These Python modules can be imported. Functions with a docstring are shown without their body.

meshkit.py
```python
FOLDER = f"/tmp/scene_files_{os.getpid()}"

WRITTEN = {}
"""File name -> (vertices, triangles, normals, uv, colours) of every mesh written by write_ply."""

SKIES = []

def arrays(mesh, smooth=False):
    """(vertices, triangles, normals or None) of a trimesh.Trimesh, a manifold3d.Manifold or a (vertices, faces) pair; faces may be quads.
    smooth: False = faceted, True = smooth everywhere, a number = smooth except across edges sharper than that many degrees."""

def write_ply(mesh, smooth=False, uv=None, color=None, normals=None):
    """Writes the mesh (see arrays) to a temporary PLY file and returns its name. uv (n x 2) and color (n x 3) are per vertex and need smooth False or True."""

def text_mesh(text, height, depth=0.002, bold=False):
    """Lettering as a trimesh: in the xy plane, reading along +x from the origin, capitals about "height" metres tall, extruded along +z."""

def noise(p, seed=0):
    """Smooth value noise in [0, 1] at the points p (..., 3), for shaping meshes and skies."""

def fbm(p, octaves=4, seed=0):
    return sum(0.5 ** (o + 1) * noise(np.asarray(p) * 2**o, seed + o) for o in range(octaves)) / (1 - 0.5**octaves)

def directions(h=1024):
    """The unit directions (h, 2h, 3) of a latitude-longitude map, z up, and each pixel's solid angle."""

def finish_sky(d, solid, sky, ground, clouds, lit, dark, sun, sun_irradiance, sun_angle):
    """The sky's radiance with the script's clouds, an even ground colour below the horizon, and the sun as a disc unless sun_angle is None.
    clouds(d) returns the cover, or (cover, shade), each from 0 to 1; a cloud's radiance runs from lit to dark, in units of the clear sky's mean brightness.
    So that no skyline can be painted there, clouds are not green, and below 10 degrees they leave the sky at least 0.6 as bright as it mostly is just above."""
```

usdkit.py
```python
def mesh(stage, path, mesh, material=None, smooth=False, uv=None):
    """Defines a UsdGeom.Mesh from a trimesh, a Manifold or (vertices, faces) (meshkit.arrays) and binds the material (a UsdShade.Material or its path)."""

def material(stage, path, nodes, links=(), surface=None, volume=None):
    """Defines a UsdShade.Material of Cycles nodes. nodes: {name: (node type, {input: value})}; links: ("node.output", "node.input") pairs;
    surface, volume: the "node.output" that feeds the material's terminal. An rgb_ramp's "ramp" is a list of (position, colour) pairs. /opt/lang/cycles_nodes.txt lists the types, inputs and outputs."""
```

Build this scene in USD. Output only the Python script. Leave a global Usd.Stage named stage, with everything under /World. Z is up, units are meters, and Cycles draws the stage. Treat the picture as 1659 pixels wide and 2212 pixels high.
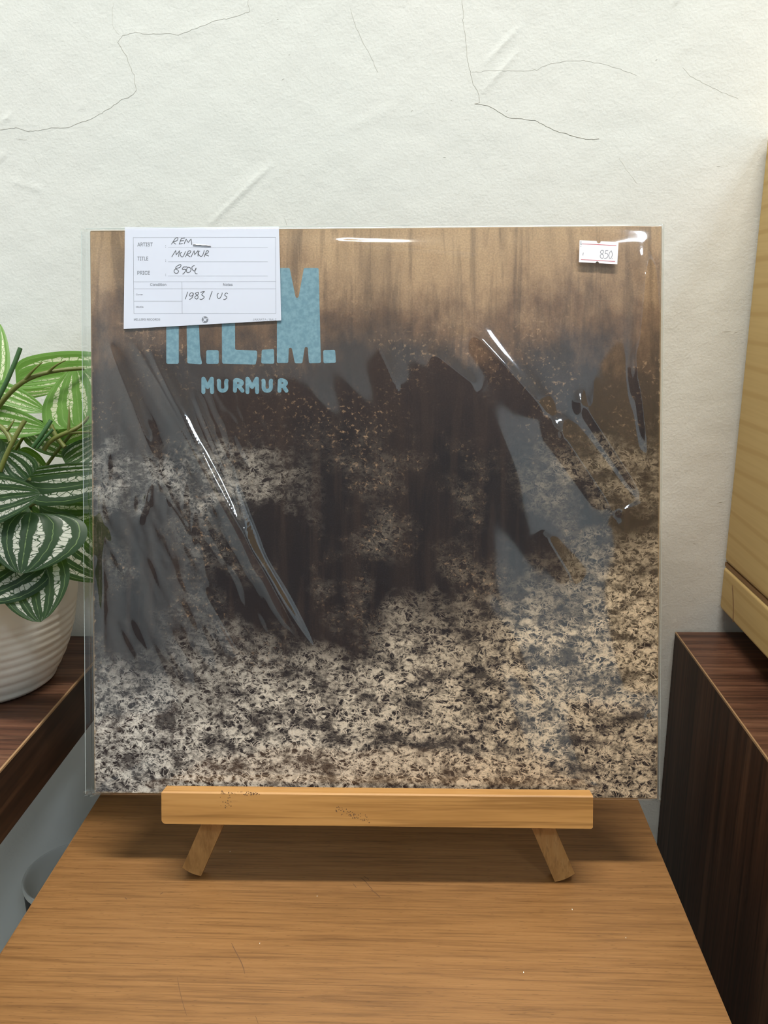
import math, random
import numpy as np, trimesh, manifold3d as m3
from shapely import geometry as sg, affinity, union_all
from pxr import Usd, UsdGeom, UsdLux, Gf, Sdf
import usdkit, meshkit

stage = Usd.Stage.CreateInMemory()
UsdGeom.SetStageUpAxis(stage, UsdGeom.Tokens.z)
UsdGeom.SetStageMetersPerUnit(stage, 1.0)
UsdGeom.Xform.Define(stage, '/World')
stage.SetDefaultPrim(stage.GetPrimAtPath('/World'))
rnd = random.Random(7)

# ------------------------------------------------------------------ camera (measurements below are heights relative to the lens, ZC above the floor)
ZC = 0.8272
WIDTH, HEIGHT, FPX = 1659, 2212, 1781.0
PITCH, YAW, ROLL = math.radians(15.43), math.radians(-2.80), math.radians(-0.87)
def camera_axes():
    cp, sp, c, s, cr, sr = math.cos(PITCH), math.sin(PITCH), math.cos(YAW), math.sin(YAW), math.cos(ROLL), math.sin(ROLL)
    fwd = np.array([s * cp, c * cp, -sp]); right = np.array([c, -s, 0]); up = np.cross(right, fwd)
    return cr * right + sr * up, -sr * right + cr * up, fwd
RIGHT, UP, FWD = camera_axes()
cam = UsdGeom.Camera.Define(stage, '/World/camera')
mat = Gf.Matrix4d(1.0)
for i, v in enumerate((RIGHT, UP, -FWD)):
    mat.SetRow(i, Gf.Vec4d(*map(float, v), 0.0))
mat.SetRow(3, Gf.Vec4d(0, 0, ZC, 1))
cam.AddTransformOp().Set(mat)
cam.CreateHorizontalApertureAttr(36.0)
cam.CreateVerticalApertureAttr(48.0)
cam.CreateFocalLengthAttr(36.0 * FPX / WIDTH)
cam.CreateClippingRangeAttr(Gf.Vec2f(0.01, 50))
cam.CreateExposureAttr(-0.10)

# ------------------------------------------------------------------ lamps of the room: all under the ceiling
def lamp(name, pos, size, color, intensity):
    L = UsdLux.RectLight.Define(stage, '/World/' + name)
    L.CreateWidthAttr(size[0]); L.CreateHeightAttr(size[1]); L.CreateColorAttr(Gf.Vec3f(*color)); L.CreateIntensityAttr(intensity)
    L.AddTranslateOp().Set(Gf.Vec3d(pos[0], pos[1], pos[2]))
CEIL = 2.70
lamp('ceiling_tube_lamp', (0.05, -0.12, CEIL - .03), (1.15, 0.10), (1.0, 0.967, 0.895), 156)
lamp('ceiling_panel_lamp', (1.46, -0.25, CEIL - .03), (0.22, 0.22), (0.80, 0.91, 1.0), 78)
lamp('ceiling_panel_lamp_001', (1.12, -1.75, CEIL - .03), (0.30, 0.30), (0.72, 0.86, 1.0), 66)
dome = UsdLux.DomeLight.Define(stage, '/World/room_ambience')
dome.CreateColorAttr(Gf.Vec3f(0.8, 0.88, 1.0)); dome.CreateIntensityAttr(0.02)

# ------------------------------------------------------------------ materials
def lin(r, g, b):
    return tuple(((c / 255 / 12.92) if c / 255 <= 0.04045 else ((c / 255 + 0.055) / 1.055) ** 2.4) for c in (r, g, b))
class Ref(str): pass
class G:
    def __init__(self): self.n, self.l, self.k = {}, [], 0
    def __call__(self, kind, out, **kw):
        self.k += 1; name = f'n{self.k}'; ins = {}
        for a, v in kw.items():
            if isinstance(v, Ref): self.l.append((str(v), f'{name}.{a}'))
            else: ins[a] = v
        self.n[name] = (kind, ins)
        return Ref(f'{name}.{out}')
    def math(self, op, a, b=0.0, c=0.0, clamp=False): return self('math', 'value', math_type=op, value1=a, value2=b, value3=c, use_clamp=clamp)
    def mix(self, fac, a, b, how='mix'): return self('mix', 'color', mix_type=how, fac=fac, color1=a, color2=b)
    def noise(self, vec, scale, detail=3.0, rough=0.55, dist=0.0): return self('noise_texture', 'fac', vector=vec, scale=float(scale), detail=float(detail), roughness=rough, distortion=float(dist))
    def ramp(self, fac, stops): return self('rgb_ramp', 'color', fac=fac, ramp=stops)
    def rampf(self, fac, stops): return self('rgb_to_bw', 'val', color=self.ramp(fac, [(p, (v, v, v)) for p, v in stops]))
    def map(self, vec, scale=(1, 1, 1), rot=(0, 0, 0), loc=(0, 0, 0)): return self('mapping', 'vector', vector=vec, scale=scale, rotation=rot, location=loc)
    def pos(self): return self('geometry', 'position')
    def uv(self): return self('uvmap', 'UV', attribute='st')
    def bump(self, h, dist, strength=1.0): return self('bump', 'normal', height=h, distance=dist, strength=strength)
    def done(self, name, surface): return usdkit.material(stage, '/World/Looks/' + name, self.n, self.l, surface=str(surface))
    def pbr(self, name, **kw): return self.done(name, self('principled_bsdf', 'BSDF', **kw))
def plain(name, rgb, rough=0.6, **kw):
    return G().pbr(name, base_color=lin(*rgb), roughness=rough, **kw)

def wall_material():
    g = G(); p = g.pos()
    n = g.noise(p, 620, 3, .5); n2 = g.noise(p, 240, 2, .5)
    h = g.math('add', n, g.math('multiply', n2, 0.9))
    big = g.noise(p, 5, 3, .5)
    c = g.mix(g.rampf(big, [(.35, 0), (.65, 1)]), lin(233, 234, 228), lin(237, 236, 230))
    fleck = g.rampf(g.noise(p, 60, 2, .4), [(.14, 1), (.2, 0)])
    c = g.mix(g.math('multiply', fleck, .35), c, lin(150, 145, 135))
    return g.pbr('painted_plaster', base_color=c, roughness=.85, specular_ior_level=.2, normal=g.bump(h, .0006, .26))
def wood(name, dark, mid, light, axis, fine=1.0, rough=.5, pores=.35, contrast=1.0, spec=.4, lines=.45):
    """grain running along axis 'x', 'y' or 'z'"""
    g = G(); p = g.pos()
    st = {'x': (.045, 1, 1), 'y': (1, .045, 1), 'z': (1, 1, .03)}[axis]
    q = g.map(p, scale=st)
    warp = g.noise(g.map(p, scale=tuple(.12 if s < .1 else .6 for s in st)), 18, 2, .5)
    a = g.noise(q, 150 * fine, 4, .6, .35)
    b = g.noise(q, 620 * fine, 3, .6, .2)
    big = g.noise(g.map(p, scale=tuple(.18 if s < .1 else 1 for s in st)), 22 * fine, 3, .5)
    v = g.math('add', g.math('multiply', a, .6), g.math('add', g.math('multiply', b, .25), g.math('multiply', g.math('add', big, warp), .13)))
    k = .17 / contrast
    c = g.ramp(v, [(.56 - k, lin(*dark)), (.56, lin(*mid)), (.56 + k, lin(*light))])
    li = g.rampf(g.noise(g.map(p, scale=tuple(.018 if x_ < .1 else 1 for x_ in st)), 430 * fine, 3, .6), [(.36, 1), (.47, 0)])
    c = g.mix(g.math('multiply', li, lines), c, lin(*[x_ * .9 for x_ in dark]))
    po = g.rampf(g.noise(g.map(p, scale=tuple(.10 if s < .1 else 1 for s in st)), 900 * fine, 2, .5), [(.27, 1), (.36, 0)])
    c = g.mix(g.math('multiply', po, pores), c, lin(*[x * .55 for x in dark]))
    return g.pbr(name, base_color=c, roughness=rough, specular_ior_level=spec, normal=g.bump(b, .0002, .25))
M = {}
M['wall'] = wall_material()
M['far_wall'] = plain('far_plaster', (212, 222, 226), .9)
M['dark_curtain'] = plain('dark_cladding', (34, 32, 33), .8)
M['ceiling'] = plain('ceiling_paint', (238, 238, 234), .9)
M['floor'] = plain('floor_tile', (120, 112, 104), .4)
M['crack'] = plain('hairline_crack', (168, 163, 150), .95)
M['table'] = wood('oak_laminate', (99, 67, 37), (139, 99, 58), (156, 114, 70), 'x', 2.0, .42, .45, .75, lines=.42)
M['table_edge'] = wood('oak_edge_tape', (104, 70, 40), (138, 98, 58), (160, 118, 74), 'y', 1.0, .5, .3, 1)
M['dark_x'] = wood('walnut_laminate_across', (44, 26, 19), (88, 57, 42), (116, 82, 62), 'x', .9, .38, .5, 1.1, lines=.6)
M['dark_y'] = wood('walnut_laminate_along', (30, 18, 12), (52, 33, 22), (74, 50, 33), 'y', .8, .45, .4, 1.1)
M['dark_z'] = wood('walnut_laminate_upright', (26, 15, 10), (58, 36, 24), (88, 60, 42), 'z', .55, .5, .5, 1.0, spec=.2, lines=.6)
M['edge_tape'] = plain('pale_edge_tape', (150, 118, 84), .5)
M['easel'] = wood('easel_beech', (142, 98, 48), (180, 132, 74), (192, 146, 88), 'x', .6, .5, .10, .8, lines=.6)
M['easel_leg'] = wood('easel_beech_leg', (150, 108, 60), (186, 142, 86), (200, 160, 106), 'z', .9, .5, .1, .8)
M['white_pot'] = plain('white_ceramic', (226, 220, 208), .42)
M['soil'] = plain('dark_soil', (48, 40, 32), .95)
M['stem'] = plain('stem_olive', (98, 104, 44), .5)
M['stem_dark'] = plain('stem_green', (50, 84, 42), .45)
M['black'] = plain('black_plastic', (16, 16, 17), .5)
M['liner'] = plain('pale_liner', (238, 238, 230), .6)
M['paper'] = G().pbr('card_paper', base_color=lin(222, 224, 238), roughness=.7)
M['ink'] = plain('printed_ink', (128, 130, 140), .7)
M['pencil'] = plain('pen_ink', (82, 82, 88), .6)
M['red_ink'] = plain('red_print', (196, 92, 104), .7)
M['sticker'] = plain('sticker_paper', (232, 230, 236), .6)
M['steel'] = plain('staple_steel', (190, 190, 192), .3, metallic=1.0)
M['board'] = plain('jacket_board', (158, 134, 106), .75)
M['fibre'] = plain('pale_fibre', (225, 222, 210), .8)

def pine_material():
    g = G(); p = g.pos()
    w = g.noise(g.map(p, scale=(1, .25, 1)), 9, 3, .5)
    rings = g('wave_texture', 'fac', wave_type='bands', bands_direction='z', vector=g.map(p, scale=(.3, .16, 1), rot=(.10, 0, 0)), scale=20.0, distortion=7.0, detail=2.0, detail_scale=.6)
    fine = g.noise(g.map(p, scale=(1, .03, 1)), 420, 3, .6)
    r = g.rampf(rings, [(.0, 0), (.86, .04), (.97, .6), (1, .65)])
    c = g.mix(r, lin(204, 174, 118), lin(180, 144, 88))
    c = g.mix(g.rampf(fine, [(.4, .25), (.6, 0)]), c, lin(176, 142, 90))
    c = g.mix(g.math('multiply', w, .5), c, lin(196, 164, 104))
    k = g('voronoi_texture', 'distance', vector=g.map(p, scale=(1, .8, .5)), scale=9.0)
    c = g.mix(g.rampf(k, [(.03, .75), (.10, 0)]), c, lin(120, 82, 48))
    return g.pbr('raw_pine', base_color=c, roughness=.6, specular_ior_level=.3)
M['pine'] = pine_material()
M['seam'] = plain('glue_seam', (140, 104, 64), .7)

def cover_material():
    """a plain printed picture: hazy tan above, dark in the middle, pale tangled straw below"""
    g = G(); uv = g.uv()
    s = g('separate_xyz', 'x', vector=uv); t = g('separate_xyz', 'y', vector=uv)
    n1 = g.noise(uv, 5, 4, .6); n2 = g.noise(uv, 14, 5, .65)
    tw = g.math('add', t, g.math('multiply', g.math('subtract', n1, .5), .22))
    tw = g.math('add', tw, g.math('multiply', g.math('subtract', n2, .5), .16))
    tw = g.math('add', tw, g.math('multiply', g.math('subtract', g.noise(g.map(uv, scale=(1, .35, 1)), 60, 5, .7), .5), .14))
    streak = g.noise(g.map(uv, scale=(1, .08, 1)), 46, 4, .6, .6)
    streak2 = g.noise(g.map(uv, scale=(1, .14, 1)), 14, 3, .5, .4)
    haze = g.ramp(tw, [(.60, lin(36, 29, 31)), (.76, lin(58, 45, 42)), (.84, lin(118, 90, 70)), (.93, lin(172, 140, 108)), (1.02, lin(190, 158, 122))])
    haze = g.mix(g.rampf(streak2, [(.30, .75), (.55, 0)]), haze, g.mix(.5, haze, lin(66, 50, 42)))
    haze = g.mix(g.rampf(streak, [(.36, .45), (.52, 0)]), haze, lin(64, 50, 44))
    speck = g.noise(uv, 120, 4, .7); sp = g.rampf(speck, [(.56, 0), (.72, 1)])
    patch = g.rampf(g.noise(uv, 7, 3, .6), [(.48, 0), (.66, 1)])
    base = g.mix(g.math('multiply', g.math('multiply', sp, patch), .95), haze, lin(186, 150, 116))
    # straw fibres
    wv = g('noise_texture', 'color', vector=uv, scale=22.0, detail=4.0)
    q = g('vector_math', 'vector', math_type='multiply_add', vector1=wv, vector2=(.06, .06, 0), vector3=uv)
    def web(sc, sx, lo, hi, rot=0.0):
        d = g('voronoi_texture', 'distance', feature='distance_to_edge', vector=g.map(q, scale=(sx, 1, 1), rot=(0, 0, rot)), scale=float(sc))
        return g.rampf(d, [(lo, 1), (hi, 0)])
    grit = g.rampf(g.noise(g.map(uv, scale=(.75, 1, 1), rot=(0, 0, .25)), 105, 6, .72, .8), [(.44, 0), (.56, .85)])
    f = g.math('maximum', g.math('maximum', g.math('multiply', web(52, .6, .002, .030, .3), .8), web(84, .6, .003, .045, -.4)), grit)
    br = g.rampf(g.noise(g.map(uv, scale=(.7, 1, 1)), 26, 6, .72), [(.40, .10), (.54, 1)])
    f = g.math('multiply', f, br)
    # where the straw lies: low in the picture, higher towards the right, and in loose patches
    dens = g.math('add', t, g.math('multiply', g.math('subtract', n1, .5), .34))
    dens = g.math('subtract', dens, g.math('multiply', g.math('power', s, 2.0), .24))
    m_low = g.rampf(dens, [(.13, 1), (.27, .0)])
    band = g.rampf(g.math('absolute', g.math('subtract', g.math('add', t, g.math('multiply', g.math('subtract', n2, .5), .3)), .56)), [(.0, .55), (.07, 0)])
    side = g.rampf(s, [(0, 1), (.30, .9), (.42, 0), (.72, 0), (.84, .8), (1, .7)])
    loose = g.math('multiply', patch, .22)
    loose = g.math('multiply', loose, g.rampf(t, [(.15, 1), (.55, .7), (.68, 0)]))
    mk = g.math('maximum', g.math('maximum', m_low, g.math('multiply', band, side)), loose)
    straw = g.mix(g.rampf(s, [(.1, 0), (.75, 1)]), lin(236, 226, 214), lin(240, 214, 182))
    dark = g.ramp(n2, [(.3, lin(28, 22, 26)), (.7, lin(50, 42, 44))])
    base = g.mix(g.math('multiply', m_low, .8), base, dark)
    c = g.mix(g.math('multiply', f, mk, clamp=True), base, straw)
    grain = g.noise(uv, 330, 3, .6); c = g.mix(.28, c, g.ramp(grain, [(.3, (.18, .18, .18)), (.7, (.82, .82, .82))]), 'overlay')
    # worn rim
    e = g.math('minimum', g.math('minimum', s, g.math('subtract', 1.0, s)), g.math('minimum', t, g.math('subtract', 1.0, t)))
    e = g.math('subtract', e, g.math('multiply', g.rampf(g.noise(uv, 70, 3, .6), [(.55, 0), (.75, 1)]), .005))
    c = g.mix(g.rampf(e, [(.0, .8), (.003, 0)]), c, lin(170, 144, 112))
    return g.pbr('jacket_print', base_color=c, roughness=.5, specular_ior_level=.35, normal=g.bump(g.noise(uv, 420, 2, .5), .0001, .3))
M['cover'] = cover_material()
def lettering_material():
    g = G(); p = g.pos()
    c = g.mix(g.rampf(g.noise(p, 420, 3, .6), [(.4, 0), (.65, 1)]), lin(104, 142, 158), lin(126, 162, 176))
    return g.pbr('pale_blue_print', base_color=c, roughness=.55)
M['letter'] = lettering_material()
def film_material():
    g = G()
    f = g.math('multiply_add', g.math('power', g('layer_weight', 'facing', blend=.5), 5.0), .80, .085, clamp=True)
    gl = g('glossy_bsdf', 'BSDF', color=(1, 1, 1), roughness=.06)
    return g.done('clear_film', g('mix_closure', 'closure', fac=f, closure1=g('transparent_bsdf', 'BSDF', color=(.975, .985, .985)), closure2=gl))
M['film'] = film_material()
M['film_edge'] = G().pbr('film_seam', base_color=lin(215, 225, 222), roughness=.2, alpha=.55)

def leaf_material():
    g = G(); uv = g.uv()
    s = g('separate_xyz', 'x', vector=uv); t0 = g('separate_xyz', 'y', vector=uv)
    t = g.math('multiply', g.math('absolute', g.math('subtract', t0, .5)), 2.0)
    wob = g.math('multiply', g.math('subtract', g.noise(uv, 12, 2, .5), .5), .07)
    fr = g.math('fraction', g.math('divide', g.math('add', t, wob), .44))
    mid = g.math('absolute', g.math('subtract', fr, .5))
    env = g.rampf(s, [(.13, 0), (.28, .8), (.45, 1), (.68, .85), (.9, 0)])
    env = g.math('multiply', env, g.rampf(g.noise(uv, 9, 3, .6), [(.3, .5), (.6, 1)]))
    width = g.math('multiply', env, .21)
    band = g.rampf(g.math('subtract', mid, width), [(0.0, 1), (.04, 0)])
    band = g.math('multiply', band, g.rampf(t, [(.97, 1), (.99, 0)]))
    cellv = g.map(uv, scale=(1, .62, 1))
    d = g('voronoi_texture', 'distance', feature='distance_to_edge', vector=cellv, scale=15.0, randomness=.85)
    d2 = g('voronoi_texture', 'distance', feature='distance_to_edge', vector=g.map(uv, scale=(1, .18, 1), rot=(0, 0, .2)), scale=26.0)
    net = g.math('multiply', g.rampf(d, [(.022, 0), (.06, 1)]), g.rampf(d2, [(.008, .55), (.03, 1)]))
    white = g.math('multiply', g.math('multiply', band, net), g.rampf(s, [(.05, 0), (.09, 1)]))
    vein = g.rampf(g.math('minimum', fr, g.math('subtract', 1.0, fr)), [(.010, .5), (.024, 0)])
    n = g.noise(uv, 6, 3, .6)
    top = g.mix(n, lin(24, 42, 30), lin(48, 70, 47))
    under = g.mix(n, lin(84, 128, 52), lin(112, 152, 72))
    back = g('geometry', 'backfacing')
    c = g.mix(back, top, under)
    c = g.mix(vein, c, lin(150, 176, 112))
    c = g.mix(white, c, g.mix(back, lin(196, 198, 184), lin(205, 210, 176)))
    p = g('principled_bsdf', 'BSDF', base_color=c, roughness=.45, specular_ior_level=.4)
    tr = g('translucent_bsdf', 'BSDF', color=g.mix(white, lin(120, 170, 50), lin(210, 215, 160)))
    return g.done('variegated_leaf', g('mix_closure', 'closure', fac=.28, closure1=p, closure2=tr))
M['leaf'] = leaf_material()

# ------------------------------------------------------------------ object helpers
used, origin = {}, {}
def numbered(parent, name):
    k = used.get((parent, name), 0); used[(parent, name)] = k + 1
    return name if k == 0 else f'{name}_{k:03d}'
def say(prim, label=None, cat=None, group=None, kind=None):
    for key, v in (('label', label), ('category', cat), ('group', group), ('kind', kind)):
        if v: prim.SetCustomDataByKey(key, v)
def thing(name, base, label, cat, group=None):
    path = '/World/' + numbered('/World', name)
    x = UsdGeom.Xform.Define(stage, path); b = np.array([base[0], base[1], base[2] + ZC], float)
    x.AddTranslateOp().Set(Gf.Vec3d(*map(float, b))); origin[path] = b
    say(x.GetPrim(), label, cat, group)
    return path
def obj(name, mesh, material, parent='/World', smooth=False, uv=None, **data):
    """one mesh, given in lens-relative metres, as a child of parent"""
    v, f, _ = meshkit.arrays(mesh)
    o = origin.get(parent, np.zeros(3))
    v = v + np.array([0, 0, ZC]) - o
    path = parent + '/' + numbered(parent, name)
    origin[path] = o
    p = usdkit.mesh(stage, path, trimesh.Trimesh(v, f, process=False), M[material] if isinstance(material, str) else material, smooth=smooth, uv=uv)
    say(p.GetPrim(), **data)
    return path
def box(x0, x1, y0, y1, z0, z1, r=0.0):
    if r <= 0:
        m = trimesh.creation.box((x1 - x0, y1 - y0, z1 - z0)); m.apply_translation(((x0 + x1) / 2, (y0 + y1) / 2, (z0 + z1) / 2)); return m
    s = m3.Manifold.sphere(r, 12)
    return m3.Manifold.batch_hull([s.translate((a, b, c)) for a in (x0 + r, x1 - r) for b in (y0 + r, y1 - r) for c in (z0 + r, z1 - r)])
def tri(m): v, f, _ = meshkit.arrays(m); return trimesh.Trimesh(v, f, process=False)
def join(*ms): return trimesh.util.concatenate([tri(m) for m in ms])
def tube(points, radii, sides=10, caps=True):
    p = np.asarray(points, float); n = len(p); r = np.broadcast_to(np.asarray(radii, float), (n,))
    t = np.gradient(p, axis=0); t /= np.linalg.norm(t, axis=1, keepdims=True)
    ref = np.array([0.31, 0.2, 0.93]); a = np.cross(t, ref); a /= np.linalg.norm(a, axis=1, keepdims=True); b = np.cross(t, a)
    ang = np.arange(sides) * 2 * np.pi / sides
    v = (p[:, None] + r[:, None, None] * (np.cos(ang)[None, :, None] * a[:, None] + np.sin(ang)[None, :, None] * b[:, None])).reshape(-1, 3)
    f = []
    for i in range(n - 1):
        for j in range(sides):
            q = [i * sides + j, i * sides + (j + 1) % sides, (i + 1) * sides + (j + 1) % sides, (i + 1) * sides + j]
            f += [[q[0], q[1], q[2]], [q[0], q[2], q[3]]]
    v = np.vstack([v, p[:1], p[-1:]])
    if caps:
        for j in range(sides):
            f += [[n * sides, (j + 1) % sides, j], [n * sides + 1, (n - 1) * sides + j, (n - 1) * sides + (j + 1) % sides]]
    return trimesh.Trimesh(v, f, process=False)
def spline(points, n=24):
    from scipy.interpolate import CubicSpline
    p = np.asarray(points, float); d = np.r_[0, np.cumsum(np.linalg.norm(np.diff(p, axis=0), axis=1))]
    return CubicSpline(d, p)(np.linspace(0, d[-1], n))
def lathe(profile, centre, sides=96):
    a = np.linspace(0, 2 * np.pi, sides, endpoint=False); pr = np.asarray(profile, float)
    v = np.stack([centre[0] + pr[:, :1] * np.cos(a), centre[1] + pr[:, :1] * np.sin(a), np.repeat(pr[:, 1:], sides, 1)], -1).reshape(-1, 3)
    f = []
    for i in range(len(pr) - 1):
        j = np.arange(sides); k = (j + 1) % sides
        f.append(np.stack([i * sides + j, i * sides + k, (i + 1) * sides + k], 1)); f.append(np.stack([i * sides + j, (i + 1) * sides + k, (i + 1) * sides + j], 1))
    return trimesh.Trimesh(v, np.vstack(f), process=False)
def extrude(poly, depth):
    gs = [q for q in getattr(poly, 'geoms', [poly]) if q.geom_type == 'Polygon' and q.area > 0]
    return trimesh.util.concatenate([trimesh.creation.extrude_polygon(q, depth, engine='earcut') for q in gs])
# survey: the direction seen at a place of the photograph, and where it meets a known plane
def ray(px, py): return RIGHT * ((px - 829.5) / FPX) - UP * ((py - 1106) / FPX) + FWD
def at_y(px, py, y): r = ray(px, py); return r * (y / r[1])
def at_z(px, py, z): r = ray(px, py); return r * (z / r[2])

# ------------------------------------------------------------------ the room
WALL = 0.55
FL = -ZC
X0, X1, Y0, CE = -1.25, 1.8, -3.0, CEIL - ZC
def wall_mesh():
    xs = np.r_[X0, -.9, -.6, np.arange(-.34, .34, .0016), .6, 1, 1.5, X1]
    zs = np.r_[FL, -.75, np.arange(-.56, .22, .0016), .4, .8, 1.3, CE]
    X, Z = np.meshgrid(xs, zs); Y = wall_y(X, Z)
    n0, n1 = X.shape; i = np.arange(n0 * n1).reshape(n0, n1)
    f = np.vstack([np.stack([i[:-1, :-1], i[:-1, 1:], i[1:, 1:]], -1).reshape(-1, 3), np.stack([i[:-1, :-1], i[1:, 1:], i[1:, :-1]], -1).reshape(-1, 3)])
    return trimesh.Trimesh(np.stack([X, Y, Z], -1).reshape(-1, 3), f, process=False)
def wall_y(X, Z):
    P = np.stack([X, X * 0, Z], -1)
    d = (meshkit.fbm(P * 28, 3, 3) - .5) * .0006 + (meshkit.fbm(P * 90, 2, 5) - .5) * .0002
    for (a, b, hgt, wd) in RIDGES:
        A, B = at_y(*a, WALL), at_y(*b, WALL); A, B = A[[0, 2]], B[[0, 2]]
        Q = np.stack([X, Z], -1) - A; L = B - A; k = np.clip((Q @ L) / (L @ L), 0, 1); r = np.linalg.norm(Q - k[..., None] * L, axis=-1)
        d += .35 * hgt * np.exp(-(r / wd) ** 2) * (.4 + .6 * np.sin(np.pi * np.clip(k, .05, .95)))
    dense = (np.abs(X) < .36) & (Z > -.57) & (Z < .24)
    return WALL - np.where(dense, np.clip(d, -.0008, .003), 0)
RIDGES = [((450, 486), (585, 357), .0012, .0016), ((470, 440), (560, 372), .0006, .003), ((1050, 135), (1120, 60), .0010, .0016), ((1045, 195), (1118, 112), .0009, .0015),
          ((300, 74), (300, 75), .0012, .0022), ((8, 262), (22, 248), .0012, .0012), ((10, 330), (0, 345), .001, .0015), ((60, 400), (90, 412), .0010, .0014), ((20, 390), (55, 400), .0008, .0012),
          ((1455, 5), (1465, 0), .0014, .0012), ((177, 228), (178, 229), .0012, .0016), ((370, 80), (480, 45), .0005, .003), ((900, 400), (901, 401), .0009, .0012), ((1150, 378), (1151, 379), .0009, .0012), ((730, 285), (850, 230), .0004, .003)]
wall = obj('wall_back', wall_mesh(), 'wall', smooth=True, kind='structure')
CRACKS = [[(535, 0), (540, 24), (520, 33), (462, 46), (415, 65), (385, 76), (360, 73), (320, 74), (292, 70), (265, 77), (254, 91)],
          [(245, 5), (242, 30), (242, 55), (257, 75)],
          [(254, 91), (272, 120), (285, 155), (291, 162), (291, 178), (295, 195), (287, 205), (260, 217), (235, 235), (210, 250), (190, 260), (170, 266), (147, 276), (110, 276), (82, 282), (60, 284), (35, 276), (0, 280)],
          [(757, 20), (767, 52), (785, 95), (800, 120), (816, 157)],
          [(997, 0), (1001, 25), (1000, 50), (1006, 80), (1008, 120), (1015, 155), (1022, 182), (1035, 202), (1036, 222), (1025, 224)],
          [(1025, 224), (1050, 227), (1075, 240), (1100, 255), (1130, 257), (1155, 260), (1175, 270), (1200, 283), (1230, 292), (1265, 301), (1295, 300)],
          [(1017, 156), (1080, 152), (1120, 154), (1160, 151), (1185, 139), (1230, 132), (1260, 131), (1290, 136), (1310, 140), (1345, 152), (1375, 162)],
          [(1475, 145), (1492, 165), (1540, 190), (1595, 214)], [(1337, 341), (1352, 365), (1377, 397)], [(614, 470), (620, 488)], [(70, 335), (85, 358)], [(40, 300), (58, 303)]]
WIDE = [.7, .4, .9, .7, .9, 1.2, .5, .5, .4, .7, .4, .5]
for line, wd in zip(CRACKS, WIDE):
    p = np.array([at_y(*q, WALL) for q in line]); p = np.array([p[0] + (p[-1] - p[0]) * 0] if len(p) < 2 else p)
    fine = []
    for a, b in zip(p[:-1], p[1:]):
        k = max(2, int(np.linalg.norm(b - a) / .0015)); fine += [a + (b - a) * j / k for j in range(k)]
    fine = np.array(fine + [p[-1]]); jit = np.random.RandomState(len(line)).normal(0, .00018, fine.shape); fine[:, [0, 2]] += jit[:, [0, 2]]
    fine[:, 1] = wall_y(fine[:, 0], fine[:, 2]) - .00002
    obj('crack', tube(fine, .000095 * wd, 5), 'crack', wall)
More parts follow.
